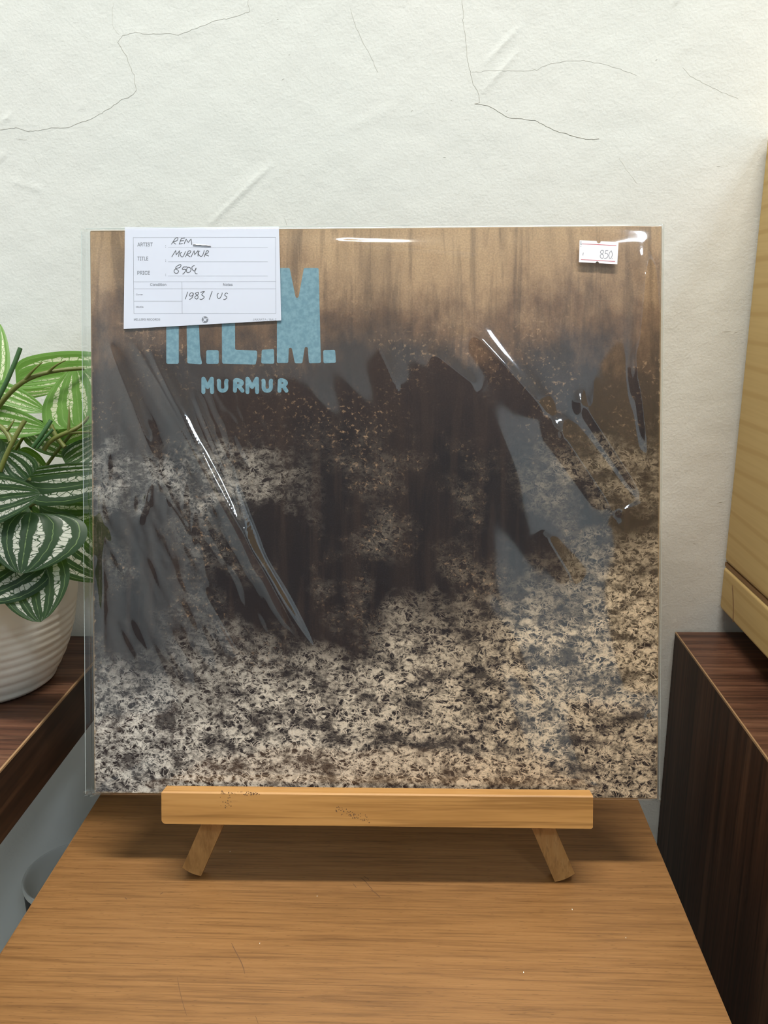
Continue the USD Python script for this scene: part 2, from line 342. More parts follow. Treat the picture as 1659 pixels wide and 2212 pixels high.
# dark scuffs on the plaster
for (px, py, L) in [(1570, 716, 10), (1590, 717, 4), (1500, 1175, 3), (1555, 1084, 6), (600, 42, 2), (625, 118, 2), (611, 170, 2), (1552, 360, 4), (1095, 238, 2), (975, 217, 2), (890, 238, 2), (1418, 128, 2), (960, 340, 3)]:
    a, b = at_y(px - L, py - rnd.uniform(-3, 3), WALL), at_y(px + L, py, WALL); a[1] = b[1] = float(wall_y(a[:1], a[2:])[0]) - .00002
    obj('scuff', tube(np.linspace(a, b, 4), [.00003, .00010, .00008, .00003], 6), 'crack', wall)
def slab(name, m, mat): obj(name, m, mat, kind='structure')
slab('floor', box(X0 - .1, X1 + .1, Y0 - .1, WALL + .1, FL - .1, FL), 'floor')
slab('ceiling', box(X0 - .1, X1 + .1, Y0 - .1, WALL + .1, CE, CE + .1), 'ceiling')
slab('wall_left', box(X0 - .1, X0, Y0, WALL, FL, CE), 'far_wall')
slab('wall_right', box(X1, X1 + .1, Y0, WALL, FL, CE), 'far_wall')
slab('wall_front', box(X0 - .1, X1 + .1, Y0 - .1, Y0, FL, CE), 'far_wall')
slab('door_1', box(-1.22, .70, Y0, Y0 + .06, FL, FL + 2.2, .01), 'dark_curtain')

# ------------------------------------------------------------------ small oak table
TT = -.3272
tb = thing('side_table', (-.037, .33, FL), 'light oak veneer side table with a scratched top under the easel', 'table')
TX0, TX1, TY0, TY1 = -.2166, .1402, .02, .535
obj('tabletop', box(TX0 + .0006, TX1 - .0006, TY0, TY1, TT - .02, TT), 'table', tb)
for x0, x1 in ((TX0, TX0 + .0006), (TX1 - .0006, TX1)):
    obj('edge_tape', box(x0, x1, TY0, TY1, TT - .02, TT - .0001), 'table_edge', tb)
for x in (TX0 + .02, TX1 - .055):
    for y in (TY0 + .02, TY1 - .055):
        obj('leg', box(x, x + .035, y, y + .035, FL, TT - .02, .003), 'table_edge', tb, smooth=30)
for y in (TY0 + .03, TY1 - .045):
    obj('apron', box(TX0 + .03, TX1 - .03, y, y + .015, TT - .08, TT - .02), 'table_edge', tb)
SCR = [([(500, 2037), (506, 2050), (514, 2065), (524, 2086), (529, 2104)], .00035), ([(778, 1896), (790, 1905), (800, 1917), (806, 1922)], .0004), ([(800, 1921), (812, 1930), (822, 1940)], .0004), ([(786, 1893), (797, 1900)], .0004), ([(762, 1908), (770, 1918)], .0003),
       ([(383, 2110), (393, 2160), (404, 2196)], .0002), ([(552, 2195), (558, 2212)], .0002), ([(346, 1932), (352, 1928)], .0004), ([(270, 1939), (274, 1943)], .0004)]
M['scratch'] = plain('grey_scratch', (104, 74, 48), .7)
for pts, r in SCR:
    p = spline([at_z(*q, TT) + np.array([0, 0, .00002]) for q in pts], 8)
    v = tube(p, np.r_[r * .35, np.full(6, r), r * .3] * .6, 6); v.vertices[:, 2] = TT + .00006 + (v.vertices[:, 2] - TT) * .1
    obj('scratch', v, 'scratch', tb)
for (px, py, r) in [(1236, 1965, .0006), (1131, 2101, .0006), (561, 2038, .0004), (1352, 2026, .0004), (685, 1936, .0004), (1188, 1755, .0004), (497, 1840, .0005)]:
    c = at_z(px, py, TT); b = trimesh.creation.icosphere(1, r * .6); b.apply_scale((.7, 1.6, .35)); b.apply_translation((c[0], c[1], TT + r * .3))
    obj('dust_speck', b, 'fibre', tb)

# ------------------------------------------------------------------ dark shelf on the left
SZ, SX, ST = -.2455, -.224, .0375
sh = thing('wall_shelf', (-.55, .40, SZ - ST), 'thick dark walnut shelf board carrying the white plant pot', 'shelf')
obj('board', box(-.95, SX - .0004, .12, .548, SZ - ST, SZ - .0012), 'dark_y', sh)
obj('top_veneer', box(-.95, SX - .0004, .12, .548, SZ - .0012, SZ), 'dark_x', sh)
obj('edge_tape', box(SX - .0012, SX, .12, .548, SZ - .0011, SZ + .0001), 'edge_tape', sh, label='pale thin edge line')
obj('front_edge', box(SX - .0004, SX, .12, .548, SZ - ST, SZ - .0011), 'dark_y', sh)
obj('groove', box(-.95, SX - .002, .4718, .4722, SZ - .0002, SZ + .00008), 'dark_y', sh)
# ------------------------------------------------------------------ dark cabinet on the right
CZ, CX = -.240, .178
cb = thing('side_cabinet', (.55, .33, FL), 'tall dark walnut cabinet right of the oak table, under the pine box', 'cabinet')
obj('side_panel', box(CX, CX + .018, .04, .548, FL, CZ - .0012), 'dark_z', cb)
obj('body', box(CX + .018, .95, .04, .548, FL, CZ - .0012), 'dark_z', cb)
obj('top_panel', box(CX + .0008, .95, .04, .548, CZ - .0012, CZ), 'dark_x', cb)
obj('edge_tape', box(CX, CX + .0009, .04, .548, CZ - .0012, CZ + .0001), 'edge_tape', cb, label='pale worn edge line')
# ------------------------------------------------------------------ pine box on the cabinet
PX, PZ0, PZ1 = .2065, -.2215, .0865
pb = thing('pine_box', (.42, .40, CZ), 'pale knotty pine box standing raised on the dark cabinet', 'box')
SEAM = -.1885
obj('plank', box(PX, PX + .018, .17, .5475, SEAM + .0011, PZ1, .004), 'pine', pb, smooth=30)
obj('plank', box(PX, PX + .018, .17, .5475, PZ0, SEAM - .0011, .003), 'pine', pb, smooth=30)
obj('seam', box(PX + .0008, PX + .017, .172, .5465, SEAM - .0014, SEAM + .0014), 'seam', pb, label='brown recessed glue seam between the planks')
a, b = np.array([PX - .00003, .528, -.197]), np.array([PX - .00003, .5205, -.2205])
st_ = tube(spline([a, (a + b) / 2 + np.array([0, -.0012, 0]), b], 10), np.r_[.0003, np.full(8, .0009), .0007], 6); st_.vertices[:, 0] = PX + (st_.vertices[:, 0] - PX) * .15
obj('stain', st_, 'seam', pb)
obj('back_panel', box(PX + .018, .70, .5295, .5475, PZ0, PZ1), 'pine', pb)
obj('front_panel', box(PX + .018, .70, .17, .188, PZ0, PZ1), 'pine', pb)
obj('end_panel', box(.70, .718, .17, .5475, PZ0, PZ1), 'pine', pb)
obj('bottom_panel', box(PX + .018, .70, .188, .5295, PZ0, PZ0 + .012), 'pine', pb)
for x in (.26, .66):
    for y in (.20, .50):
        obj('foot', box(x, x + .03, y, y + .03, CZ, PZ0 + .001, .002), 'black', pb)
# ------------------------------------------------------------------ lined bin in the gap
BC, BR, BZ = np.array([-.2553, .4972]), .0322, -.408
bn = thing('waste_bin', (BC[0], BC[1], FL), 'narrow black bin with a pale liner in the gap left of the oak table', 'bin')
obj('bin_body', lathe([(.0, FL), (BR - .001, FL), (BR + .0012, BZ - .003), (BR + .0012, BZ - .001), (BR + .0002, BZ - .001), (BR + .0000, BZ - .12), (0, BZ - .12)], BC), 'black', bn, smooth=40)
prof = [(BR + .0014, BZ - .004), (BR + .0016, BZ + .0002), (BR + .0006, BZ + .001), (BR - .0008, BZ + .0004), (BR - .0016, BZ - .004), (BR - .0022, BZ - .010), (BR - .0034, BZ - .02), (BR - .006, BZ - .034), (BR - .011, BZ - .044), (BR - .02, BZ - .05), (0, BZ - .052)]
ln = lathe(prof, BC); nn = (meshkit.fbm(ln.vertices * 60, 3, 9) - .5) * .006; rad = ln.vertices[:, :2] - BC
k = np.clip((BZ - .004 - ln.vertices[:, 2]) / .02, 0, 1) * (np.linalg.norm(rad, axis=1) > 1e-4)
ln.vertices[:, :2] += rad * (nn * k / BR * .9)[:, None]
obj('liner', ln, 'liner', bn, smooth=60, label='pale crumpled liner folded over the rim')

# ------------------------------------------------------------------ the leaning plane of easel and record: U along it, N into the picture, W up it
AO = np.array([-0.02749928, 0.43909257, -0.12261421])
from scipy.spatial.transform import Rotation
AR = Rotation.from_rotvec([-0.24695529, 0.00579075, 0.01866848]).as_matrix(); U, N, W = AR.T
def lay(m):
    """(u, n, w) -> lens-relative metres"""
    m = tri(m); return trimesh.Trimesh(AO + m.vertices @ AR.T, m.faces, process=False)
def flat(m, n):
    """a drawing in (u, w) extruded along +z -> lies on the plane n, rising towards the viewer"""
    v = np.array(m.vertices); q = np.stack([v[:, 0], n - v[:, 2], v[:, 1]], 1)
    return trimesh.Trimesh(AO + q @ AR.T, np.array(m.faces), process=False)
def uw(px, py, n=0.0):
    r = ray(px, py); p = r * (((AO + N * n) @ N) / (r @ N)) - AO
    return np.array([p @ U, p @ W])
def point(px, py, n):
    u, w = uw(px, py, n); return AO + U * u + N * n + W * w

es = thing('tabletop_easel', (AO[0], .40, TT), 'small beech tabletop easel holding the record', 'easel')
led = sg.Polygon([(-.014, -.1687), (-.014, -.1518), (-.0132, -.1510), (-.0048, -.1510), (-.0040, -.1518), (-.0040, -.1588), (.0066, -.1588), (.0066, -.1687)])
m = trimesh.creation.extrude_polygon(led, .2338, engine='earcut'); v = m.vertices
mm = trimesh.Trimesh(np.stack([v[:, 2] - .1150, v[:, 0], v[:, 1]], 1), m.faces[:, ::-1], process=False)
# round the lower left front corner
cut = m3.Manifold(m3.Mesh(np.asarray(mm.vertices, np.float32), np.asarray(mm.faces, np.uint32)))
face = sg.box(-.1150, -.1690, .1188, -.1505).difference(union_all([sg.box(-.1152, -.1692, -.1125, -.1665), sg.box(.1178, -.1692, .1192, -.1680), sg.box(-.1152, -.1515, -.1145, -.1500)]))
face = face.union(sg.Point(-.1125, -.1662).buffer(.0025)).union(sg.Point(.1176, -.1676).buffer(.0011)).intersection(sg.box(-.1150, -.1687, .1188, -.1505))
ex = trimesh.creation.extrude_polygon(face, .04, engine='earcut'); v = ex.vertices
ex = m3.Manifold(m3.Mesh(np.stack([v[:, 0], .02 - v[:, 2], v[:, 1]], 1).astype(np.float32), np.asarray(ex.faces, np.uint32)))
both = cut ^ ex
lm = tri(both if both.num_tri() > 10 else mm)
obj('ledge', lay(lm), 'easel', es)
marks = []
rs = np.random.RandomState(4)
for (x0, x1, y0, y1, k) in [(722, 800, 1742, 1776, 60), (474, 500, 1712, 1748, 26), (476, 556, 1709, 1718, 40), (540, 560, 1712, 1716, 6)]:
    for _ in range(k):
        px, py = rs.uniform(x0, x1), rs.uniform(y0, y1)
        if k == 60: py = 1742 + (px - 722) / 78 * 22 + rs.uniform(-2, 14)
        u, w = uw(px, py, -.014); marks.append(affinity.translate(affinity.scale(sg.Point(0, 0).buffer(.00022, 3), rs.uniform(.5, 1.6), rs.uniform(.5, 1.8)), u, w))
obj('ink_marks', flat(extrude(union_all(marks), .00004), -.01399), 'scratch', es, label='rubbed dark ink marks on the front of the ledge', kind='stuff')
def leg(top, foot, width, n0, n1):
    t, f = np.array(top), np.array(foot); d = (f - t) / np.linalg.norm(f - t); s = np.array([-d[1], d[0]])
    pts = [t + s * width / 2, t - s * width / 2, f - s * width / 2, f - s * width / 4 + d * .0006, f + d * .0008, f + s * width / 4 + d * .0006, f + s * width / 2]
    m = trimesh.creation.extrude_polygon(sg.Polygon(pts), n1 - n0, engine='earcut'); v = m.vertices
    m = lay(trimesh.Trimesh(np.stack([v[:, 0], n0 + v[:, 2], v[:, 1]], 1), m.faces[:, ::-1], process=False))
    if m.volume < 0: m.invert()
    mf = m3.Manifold(m3.Mesh(np.asarray(m.vertices, np.float32), np.asarray(m.faces, np.uint32)))
    return mf.trim_by_plane((0, 0, 1), TT + .0002)
obj('leg', leg((-.0005, .030), (-.1041, -.2046), .0118, .0068, .0148), 'easel_leg', es)
obj('leg', leg((.0065, .030), (.1079, -.2052), .0122, .0068, .0148), 'easel_leg', es)
ap = AO + U * .003 + N * .020 + W * .026; ft = np.array([ap[0] + .002, .517, TT])
dl = (ft - ap) / np.linalg.norm(ft - ap); sd = np.array([1., 0, 0]); up_ = np.cross(sd, dl)
rear = m3.Manifold.batch_hull([m3.Manifold.sphere(.0006, 8).translate(tuple(ap * (1 - k) + ft * k + dl * (.003 if k else 0) + sd * a * .0055 + up_ * b * .0035)) for k in (0, 1) for a in (-1, 1) for b in (-1, 1)]).trim_by_plane((0, 0, 1), TT + .0002)
obj('rear_leg', rear, 'easel_leg', es)
obj('hinge_block', lay(box(-.010, .016, .0148, .0235, .018, .036, .001)), 'easel_leg', es)

# ------------------------------------------------------------------ record jacket
HS = .1575
rj = thing('record_jacket', tuple(AO - W * HS), 'worn record jacket with blue block letters over a dark straw picture', 'record jacket')
obj('cardboard_body', lay(box(-HS, HS, 0.0002, .0034, -HS, HS, .0008)), 'board', rj, smooth=40)
gx = np.linspace(-HS + .0005, HS - .0005, 60); A, B = np.meshgrid(gx, gx); i = np.arange(3600).reshape(60, 60)
f = np.vstack([np.stack([i[:-1, :-1], i[:-1, 1:], i[1:, 1:]], -1).reshape(-1, 3), np.stack([i[:-1, :-1], i[1:, 1:], i[1:, :-1]], -1).reshape(-1, 3)])
obj('front_cover', lay(trimesh.Trimesh(np.stack([A.ravel(), np.zeros(3600), B.ravel()], 1), f, process=False)), 'cover', rj, uv=np.stack([(A.ravel() + HS) / (2 * HS), (B.ravel() + HS) / (2 * HS)], 1))
def poly_px(pts, ox, oy, sc, n): return sg.Polygon([uw(ox + x / sc, oy + y / sc, n) for x, y in pts])
def stroke_px(lines, ox, oy, sc, half, n, cap='round', curve=True):
    out = []
    for ln_ in lines:
        q = [uw(ox + x / sc, oy + y / sc, n) for x, y in ln_]
        if len(q) > 2 and curve: q = spline(q, max(12, 6 * len(q)))
        out.append(sg.LineString(q).buffer(half, 4, cap_style=cap, join_style='round'))
    return union_all(out)
def soften(p, r): return p.buffer(r).buffer(-2 * r).buffer(r)
OX, OY, SC = 340, 560, 4.1475
def big(*rings): return soften(union_all([poly_px(r, OX, OY, SC, 0) for r in rings]), .0009)
def sq(x0, y0, x1, y1): return [(x0, y0), (x1, y0), (x1, y1), (x0, y1)]
LET = [big(sq(80, 80, 192, 937), sq(80, 80, 330, 180), sq(80, 470, 330, 560), [(262, 90), (372, 140), (372, 480), (330, 540), (372, 590), (384, 860), (402, 935), (390, 942), (268, 932), (262, 560), (275, 470), (262, 200)]),
       big(sq(438, 815, 550, 937)),
       big([(575, 80), (880, 80), (880, 190), (695, 190), (695, 440), (840, 440), (840, 545), (695, 545), (697, 812), (893, 818), (893, 880), (880, 944), (580, 935)]),
       big([(935, 812), (1045, 803), (1047, 936), (930, 934)]),
       big([(1075, 78), (1185, 78), (1252, 408), (1313, 78), (1445, 78), (1465, 930), (1358, 932), (1338, 676), (1298, 932), (1232, 932), (1182, 690), (1172, 930), (1070, 930)]),
       big([(1485, 815), (1592, 812), (1600, 928), (1488, 932)])]
for p in LET:
    obj('title_letter', flat(extrude(p, .00006), -.00002), 'letter', rj)
def small(lines, half=.0011): return stroke_px(lines, OX, OY, SC, half, 0)
def Mm(x, w): return [[(x + 12, 1190), (x + 12, 1070)], [(x + 14, 1072), (x + w / 2, 1145)], [(x + w / 2, 1145), (x + w - 14, 1072)], [(x + w - 12, 1070), (x + w - 10, 1190)]]
def Uu(x, w): return [[(x + 14, 1088), (x + 16, 1140), (x + 26, 1170), (x + w / 2, 1178), (x + w - 26, 1168), (x + w - 18, 1135), (x + w - 16, 1088)]]
def Rr(x, w): return [[(x + 14, 1178), (x + 16, 1088)], [(x + 16, 1088), (x + w - 40, 1088), (x + w - 18, 1108), (x + w - 40, 1130), (x + 20, 1134)], [(x + 46, 1132), (x + w - 14, 1178)]]
for L in (Mm(400, 100), Uu(536, 100), Rr(681, 95), Mm(795, 108), Uu(935, 100), Rr(1080, 90)):
    p = small(L); b = np.array(p.exterior.coords) if p.geom_type == 'Polygon' else None
    obj('subtitle_letter', flat(extrude(p, .00006), -.00002), 'letter', rj)

# ------------------------------------------------------------------ clear outer sleeve: a film envelope, pillowed and creased
FU0, FU1, FW0, FW1 = -.1632, .1592, -.1587, .1582
def smooth_(x): x = np.clip(x, 0, 1); return x * x * (3 - 2 * x)
FOLDS = [  # (start px, end px, height m, width m, sharpness)
    ((235, 745), (330, 980), .0016, .0030), ((330, 770), (655, 1385), .0022, .0036), ((300, 760), (690, 1420), .0014, .0022), ((420, 850), (560, 1180), .0010, .0024), ((500, 1010), (560, 1240), .0010, .0020),
    ((440, 1270), (530, 1420), .0010, .0034), ((1010, 705), (1190, 905), .0016, .0050), ((1190, 905), (1330, 1110), .0022, .0052), ((1250, 860), (1390, 1070), .0014, .0030), ((1400, 560), (1378, 770), .0018, .0030),
    ((1372, 760), (1410, 1010), .0014, .0026), ((1330, 1110), (1410, 1080), .0013, .003), ((1172, 1150), (1240, 1260), .0010, .0040), ((215, 1000), (222, 1430), .0012, .0022), ((700, 520), (1060, 545), .0008, .0035), ((800, 690), (860, 860), .0007, .0040),
    ((300, 980), (420, 1170), .0009, .0026), ((330, 1040), (300, 1130), .0008, .0016), ((930, 760), (1030, 840), .0006, .003)]
DIMPLES = [(1372, 790, .0009, .0022, .0130), (1250, 872, .0006, .0022, .0050), (1280, 862, .0005, .0020, .0060), (1388, 590, .0008, .0040, .0110), (318, 1068, .0005, .0014, .0060), (345, 1050, .0004, .0012, .0080), (362, 1090, .0004, .0014, .0070),
           (232, 1010, .0004, .0012, .0090), (400, 1080, .0004, .0012, .0070), (420, 1140, .0004, .0011, .0060), (1212, 935, .0004, .0014, .0050), (290, 1085, .0004, .0013, .0050), (1295, 1705, .0004, .0050, .0030), (1405, 1555, .0005, .0020, .0025)]
def film_height(u, w):
    X, Y = u / HS, w / HS
    pil = np.clip(1 - np.abs(X) ** 2.2, 0, 1) * np.clip(1 - np.abs(Y) ** 4, 0, 1)
    h = .0016 + .0056 * pil
    P = np.stack([u, w, np.zeros_like(u)], -1)
    h = h + .0026 * pil * (meshkit.fbm(np.stack([(u * .9 + w * .45) * 24, (w * .9 - u * .45) * 7, np.zeros_like(u)], -1), 3, 11) - .5)
    loose = smooth_((-X - .1) / .4) * smooth_((Y + .75) / .3) * smooth_((.55 - Y) / .3)
    h = h + .0003 * loose * (meshkit.fbm(np.stack([(u * .9 + w * .45) * 230, (w * .9 - u * .45) * 50, np.ones_like(u)], -1), 2, 8) - .5) + .0014 * loose * (meshkit.fbm(np.stack([(u * .9 + w * .45) * 70, (w * .9 - u * .45) * 18, np.ones_like(u)], -1), 3, 5) - .5)
    for a, b, hg, wd in FOLDS:
        A_, B_ = uw(*a, -.003), uw(*b, -.003); L = B_ - A_; Q = np.stack([u, w], -1) - A_
        k = (Q @ L) / (L @ L); r = np.abs(Q @ np.array([-L[1], L[0]])) / np.linalg.norm(L)
        win = smooth_(k / .25 + .3) * smooth_((1 - k) / .25 + .3)
        h = h + hg * np.exp(-(r / wd) ** 1.3) * win
    for px, py, hg, su, sw in DIMPLES:
        a_ = uw(px, py, -.003); h = h + hg * np.exp(-((u - a_[0]) / su) ** 2 - ((w - a_[1]) / sw) ** 2)
    h = .0014 + (h - .0014) * smooth_((HS - np.abs(u)) / .012) * smooth_((HS - np.abs(w)) / .010)
    return np.maximum(h, .0014)
def film_mesh():
    us = np.r_[np.linspace(FU0, -HS - .0003, 10), np.linspace(-HS, HS, 330), np.linspace(HS + .0003, FU1, 6)]
    ws = np.r_[FW0, np.linspace(-HS, HS, 330), FW1]
    A, B = np.meshgrid(us, ws)
    h = film_height(A, B); seam = .0026
    kl = smooth_((-HS - A) / .0025); kr = smooth_((A - HS) / .0012)
    n = -h; n = n * (1 - np.maximum(kl, kr)) + seam * np.maximum(kl, kr)
    n = np.where((B < -HS - 1e-6), .0030, n)
    n = np.where((B > HS + 1e-6), -.0006, n)
    i = np.arange(A.size).reshape(A.shape)
    f = np.vstack([np.stack([i[:-1, :-1], i[:-1, 1:], i[1:, 1:]], -1).reshape(-1, 3), np.stack([i[:-1, :-1], i[1:, 1:], i[1:, :-1]], -1).reshape(-1, 3)])
    return trimesh.Trimesh(np.stack([A.ravel(), n.ravel(), B.ravel()], 1), f, process=False)
fs = thing('plastic_sleeve', tuple(AO - W * HS), 'clear crinkled plastic outer sleeve around the record jacket', 'plastic sleeve')
obj('front_film', lay(film_mesh()), 'film', fs, smooth=True)
us = np.array([FU0, -HS - .002, -HS + .004, 0, HS - .004, HS + .0008, FU1]); ns = np.array([.0027, .0036, .0050, .0052, .0050, .0036, .0027])
v = np.array([(u, n, w) for w in (FW0, 0, FW1 - .0006) for u, n in zip(us, ns)]); i = np.arange(21).reshape(3, 7)
f = np.vstack([np.stack([i[:-1, :-1], i[1:, 1:], i[:-1, 1:]], -1).reshape(-1, 3), np.stack([i[:-1, :-1], i[1:, :-1], i[1:, 1:]], -1).reshape(-1, 3)])
obj('back_film', lay(trimesh.Trimesh(v, f, process=False)), 'film', fs)
P = lambda u, n, w: AO + U * u + N * n + W * w
obj('side_seam', tube([P(FU0, .0026, w) for w in np.linspace(FW0, FW1, 12)], .00016, 6), 'film_edge', fs)
obj('side_seam', tube([P(FU1, .0026, w) for w in np.linspace(FW0, FW1, 12)], .00012, 6), 'film_edge', fs)
obj('top_edge', tube([P(u, -.0006 - .0002 * math.sin(u * 40), FW1 + .0001 * math.sin(u * 90)) for u in np.linspace(FU0 + .004, .02, 24)], np.r_[np.full(16, .00030), np.linspace(.0003, .00012, 8)], 6), 'film_edge', fs, label='bright open top edge of the film')
crx = []
for c0, c1 in ((FU0, -HS + .0015), (HS - .001, FU1)):
    aa = np.linspace(c0, c1, 8); bb = np.linspace(FW0 - .0002, FW0 + .0034, 7); A, B = np.meshgrid(aa, bb); rs = np.random.RandomState(3)
    n = .0018 - .0022 * rs.rand(*A.shape); i = np.arange(A.size).reshape(A.shape)
    f = np.vstack([np.stack([i[:-1, :-1], i[:-1, 1:], i[1:, 1:]], -1).reshape(-1, 3), np.stack([i[:-1, :-1], i[1:, 1:], i[1:, :-1]], -1).reshape(-1, 3)])
    obj('corner_fold', lay(trimesh.Trimesh(np.stack([A.ravel(), n.ravel() - .0012, B.ravel()], 1), f, process=False)), 'film', fs)

# ------------------------------------------------------------------ stapled price card, inside the film
NC = -.0009
pc = thing('price_card', tuple(AO + W * .1035 - U * .095), 'white handwritten price card stapled over the upper left of the jacket', 'card')
COX, COY, CSC = 250, 470, 3.318
cardp = poly_px([(66, 68), (400, 72), (1170, 67), (1176, 300), (1186, 737), (900, 752), (57, 799), (62, 400)], COX, COY, CSC, NC)
obj('paper', flat(extrude(cardp, .00022), NC + .00011), 'paper', pc)
NI = NC - .00011
def ln(*pts, half=.00008): return stroke_px([list(pts)] if len(pts) > 2 else [list(pts)], COX, COY, CSC, half, NI, 'flat')
frame = union_all([ln((126, 143), (1146, 141)), ln((1146, 141), (1148, 687)), ln((1148, 687), (130, 689)), ln((130, 689), (126, 143)), ln((128, 461), (1146, 460)), ln((129, 511), (1146, 511)), ln((474, 461), (477, 688)), ln((130, 600), (475, 600))])
obj('printed_frame', flat(extrude(frame, .00002), NI), 'ink', pc)
for y in (215, 317, 420):
    obj('rule_line', flat(extrude(ln((375, y), (1090, y), half=.00006), .00002), NI), 'ink', pc)
def words(name, text, x, y, cap, width, ink='ink', bold=False):
    t = meshkit.text_mesh(text, 1.0, .02, bold); (x0, y0, _), (x1, y1, _) = t.bounds
    a, b = uw(COX + x / CSC, COY + y / CSC, NI), uw(COX + (x + width) / CSC, COY + y / CSC, NI); c = uw(COX + x / CSC, COY + (y - cap) / CSC, NI)
    vv = t.vertices; q = np.outer((vv[:, 0] - x0) / (x1 - x0), b - a) + np.outer(vv[:, 1], c - a) + a
    obj(name, flat(trimesh.Trimesh(np.c_[q, vv[:, 2] * .001], t.faces, process=False), NI), ink, pc)
for tx in (('ARTIST', 155, 206, 26, 110), ('TITLE', 155, 307, 26, 78), ('PRICE', 155, 409, 26, 90)): words('heading', *tx, bold=True)
for tx in ((':', 355, 213, 20, 5), (':', 355, 316, 20, 5), (':', 355, 418, 20, 5)): words('colon', *tx)
for tx in (('Condition', 247, 490, 19, 115), ('Notes', 770, 490, 19, 68), ('Cover', 145, 557, 11, 50), ('Media', 145, 646, 11, 53)): words('heading', *tx, bold=True)
words('shop_name', 'MILLERS RECORDS', 130, 738, 15, 188, bold=True); words('shop_place', 'JAKARTA / BALI', 982, 738, 15, 168)
c = uw(COX + 640 / CSC, COY + 732 / CSC, NI); pr = 24 / CSC * .000258
lg = sg.Point(*c).buffer(pr).difference(sg.Point(*c).buffer(pr * .42))
lg = lg.difference(union_all([sg.Polygon([c, c + 2 * pr * np.array([math.cos(a), math.sin(a)]), c + 2 * pr * np.array([math.cos(a + .5), math.sin(a + .5)])]).difference(sg.Point(*c).buffer(pr * .55)).intersection(sg.Point(*c).buffer(pr * .85)) for a in (.3, 2.0, 3.6)]))
obj('disc_emblem', flat(extrude(lg, .00002), NI), 'ink', pc)
HAND = {'REM': [[(400, 190), (425, 152)], [(425, 152), (446, 148), (440, 164), (414, 172), (430, 190)], [(455, 190), (470, 150)], [(470, 150), (495, 147)], [(462, 168), (487, 165)], [(455, 190), (478, 186)], [(490, 188), (505, 155)], [(505, 155), (520, 178)], [(520, 178), (540, 154)], [(540, 154), (545, 193)]],
        'MURMUR': [[(402, 281), (430, 236)], [(430, 236), (434, 266)], [(434, 266), (458, 238)], [(458, 238), (450, 279)], [(472, 250), (464, 270), (475, 282), (492, 262), (500, 244)], [(500, 281), (521, 240)], [(521, 240), (538, 243), (528, 257), (512, 262), (532, 280)], [(540, 281), (562, 238)], [(562, 238), (566, 266)], [(566, 266), (590, 236)], [(590, 236), (590, 276)], [(602, 240), (597, 268), (612, 278), (628, 258), (634, 236)], [(635, 280), (652, 238)], [(652, 238), (665, 241), (655, 257), (642, 262), (665, 275)]],
        'price': [[(466, 338), (446, 344), (430, 364), (450, 384), (440, 399), (419, 390), (425, 371), (462, 355), (468, 342)], [(512, 354), (486, 354)], [(486, 354), (480, 371), (502, 372), (498, 387), (480, 404)], [(530, 357), (508, 372), (512, 393), (531, 390), (539, 370), (528, 357)], [(562, 344), (549, 372), (558, 381), (576, 362)], [(576, 362), (568, 385), (572, 400), (584, 402)]],
        'year': [[(516, 534), (499, 584)], [(553, 543), (534, 544), (529, 559), (545, 561), (554, 541)], [(554, 541), (547, 574), (530, 586)], [(592, 535), (572, 547), (590, 565), (581, 584), (567, 573), (585, 555), (593, 537)], [(609, 536), (633, 533), (617, 555), (633, 566), (621, 584), (604, 584)], [(691, 529), (671, 586)], [(736, 544), (728, 566), (738, 581), (755, 565), (763, 540)], [(802, 545), (786, 544), (782, 557), (796, 568), (790, 582), (774, 586)]]}
for k in HAND:
    obj('handwriting', flat(extrude(stroke_px(HAND[k], COX, COY, CSC, .00019, NI), .00003), NI), 'pencil', pc)
s0, s1 = uw(COX + 556 / CSC, COY + 194 / CSC, NI), uw(COX + 676 / CSC, COY + 203 / CSC, NI)
obj('staple', tube([P(s0[0], NI + .0002, s0[1] - .0003), P(s0[0], NI - .0004, s0[1]), P(s1[0], NI - .0004, s1[1]), P(s1[0] + .0004, NI + .0002, s1[1] - .0006)], .00028, 8), 'steel', pc)

# ------------------------------------------------------------------ price sticker, on the film
SOX, SOY, SSC = 1220, 500, 11.85
cs = uw(SOX + 870 / SSC, SOY + 530 / SSC, -.003); NS = -float(film_height(np.array([cs[0] + d for d in (-.01, 0, .01)]), np.array([cs[1]] * 3)).max()) - .0003
ps = thing('price_sticker', tuple(P(cs[0], NS, cs[1] - .006)), 'small white price sticker with red lines on the upper right of the sleeve', 'sticker')
stp = poly_px([(380, 225), (1378, 268), (1345, 838), (362, 785)], SOX, SOY, SSC, NS).difference(union_all([sg.Point(*uw(SOX + 870 / SSC, SOY + 252 / SSC, NS)).buffer(48 / SSC * .000258), sg.Point(*uw(SOX + 832 / SSC, SOY + 812 / SSC, NS)).buffer(42 / SSC * .000258)]))
obj('paper', flat(extrude(stp, .00025), NS + .00025), 'sticker', ps)
for a, b in (((445, 318), (1312, 358)), ((420, 718), (1285, 768))):
    obj('red_line', flat(extrude(stroke_px([[a, b]], SOX, SOY, SSC, .00014, NS), .00003), NS), 'red_ink', ps)
DIG = [[[(955, 482), (920, 505), (925, 560), (955, 580), (990, 620), (975, 680), (935, 682), (908, 640), (925, 590), (985, 545), (992, 500), (955, 482)]], [[(1105, 488), (1045, 490)], [(1045, 490), (1035, 570)], [(1035, 570), (1080, 565), (1108, 610), (1085, 665), (1015, 690)]], [[(1190, 492), (1150, 540), (1132, 630), (1160, 695), (1195, 660), (1215, 570), (1190, 492)]], [[(1211, 692), (1216, 695)]], [[(475, 545), (465, 610)]], [[(415, 250), (412, 290)], [(408, 310), (425, 340)], [(420, 300), (405, 330)], [(410, 378), (412, 386)]]]
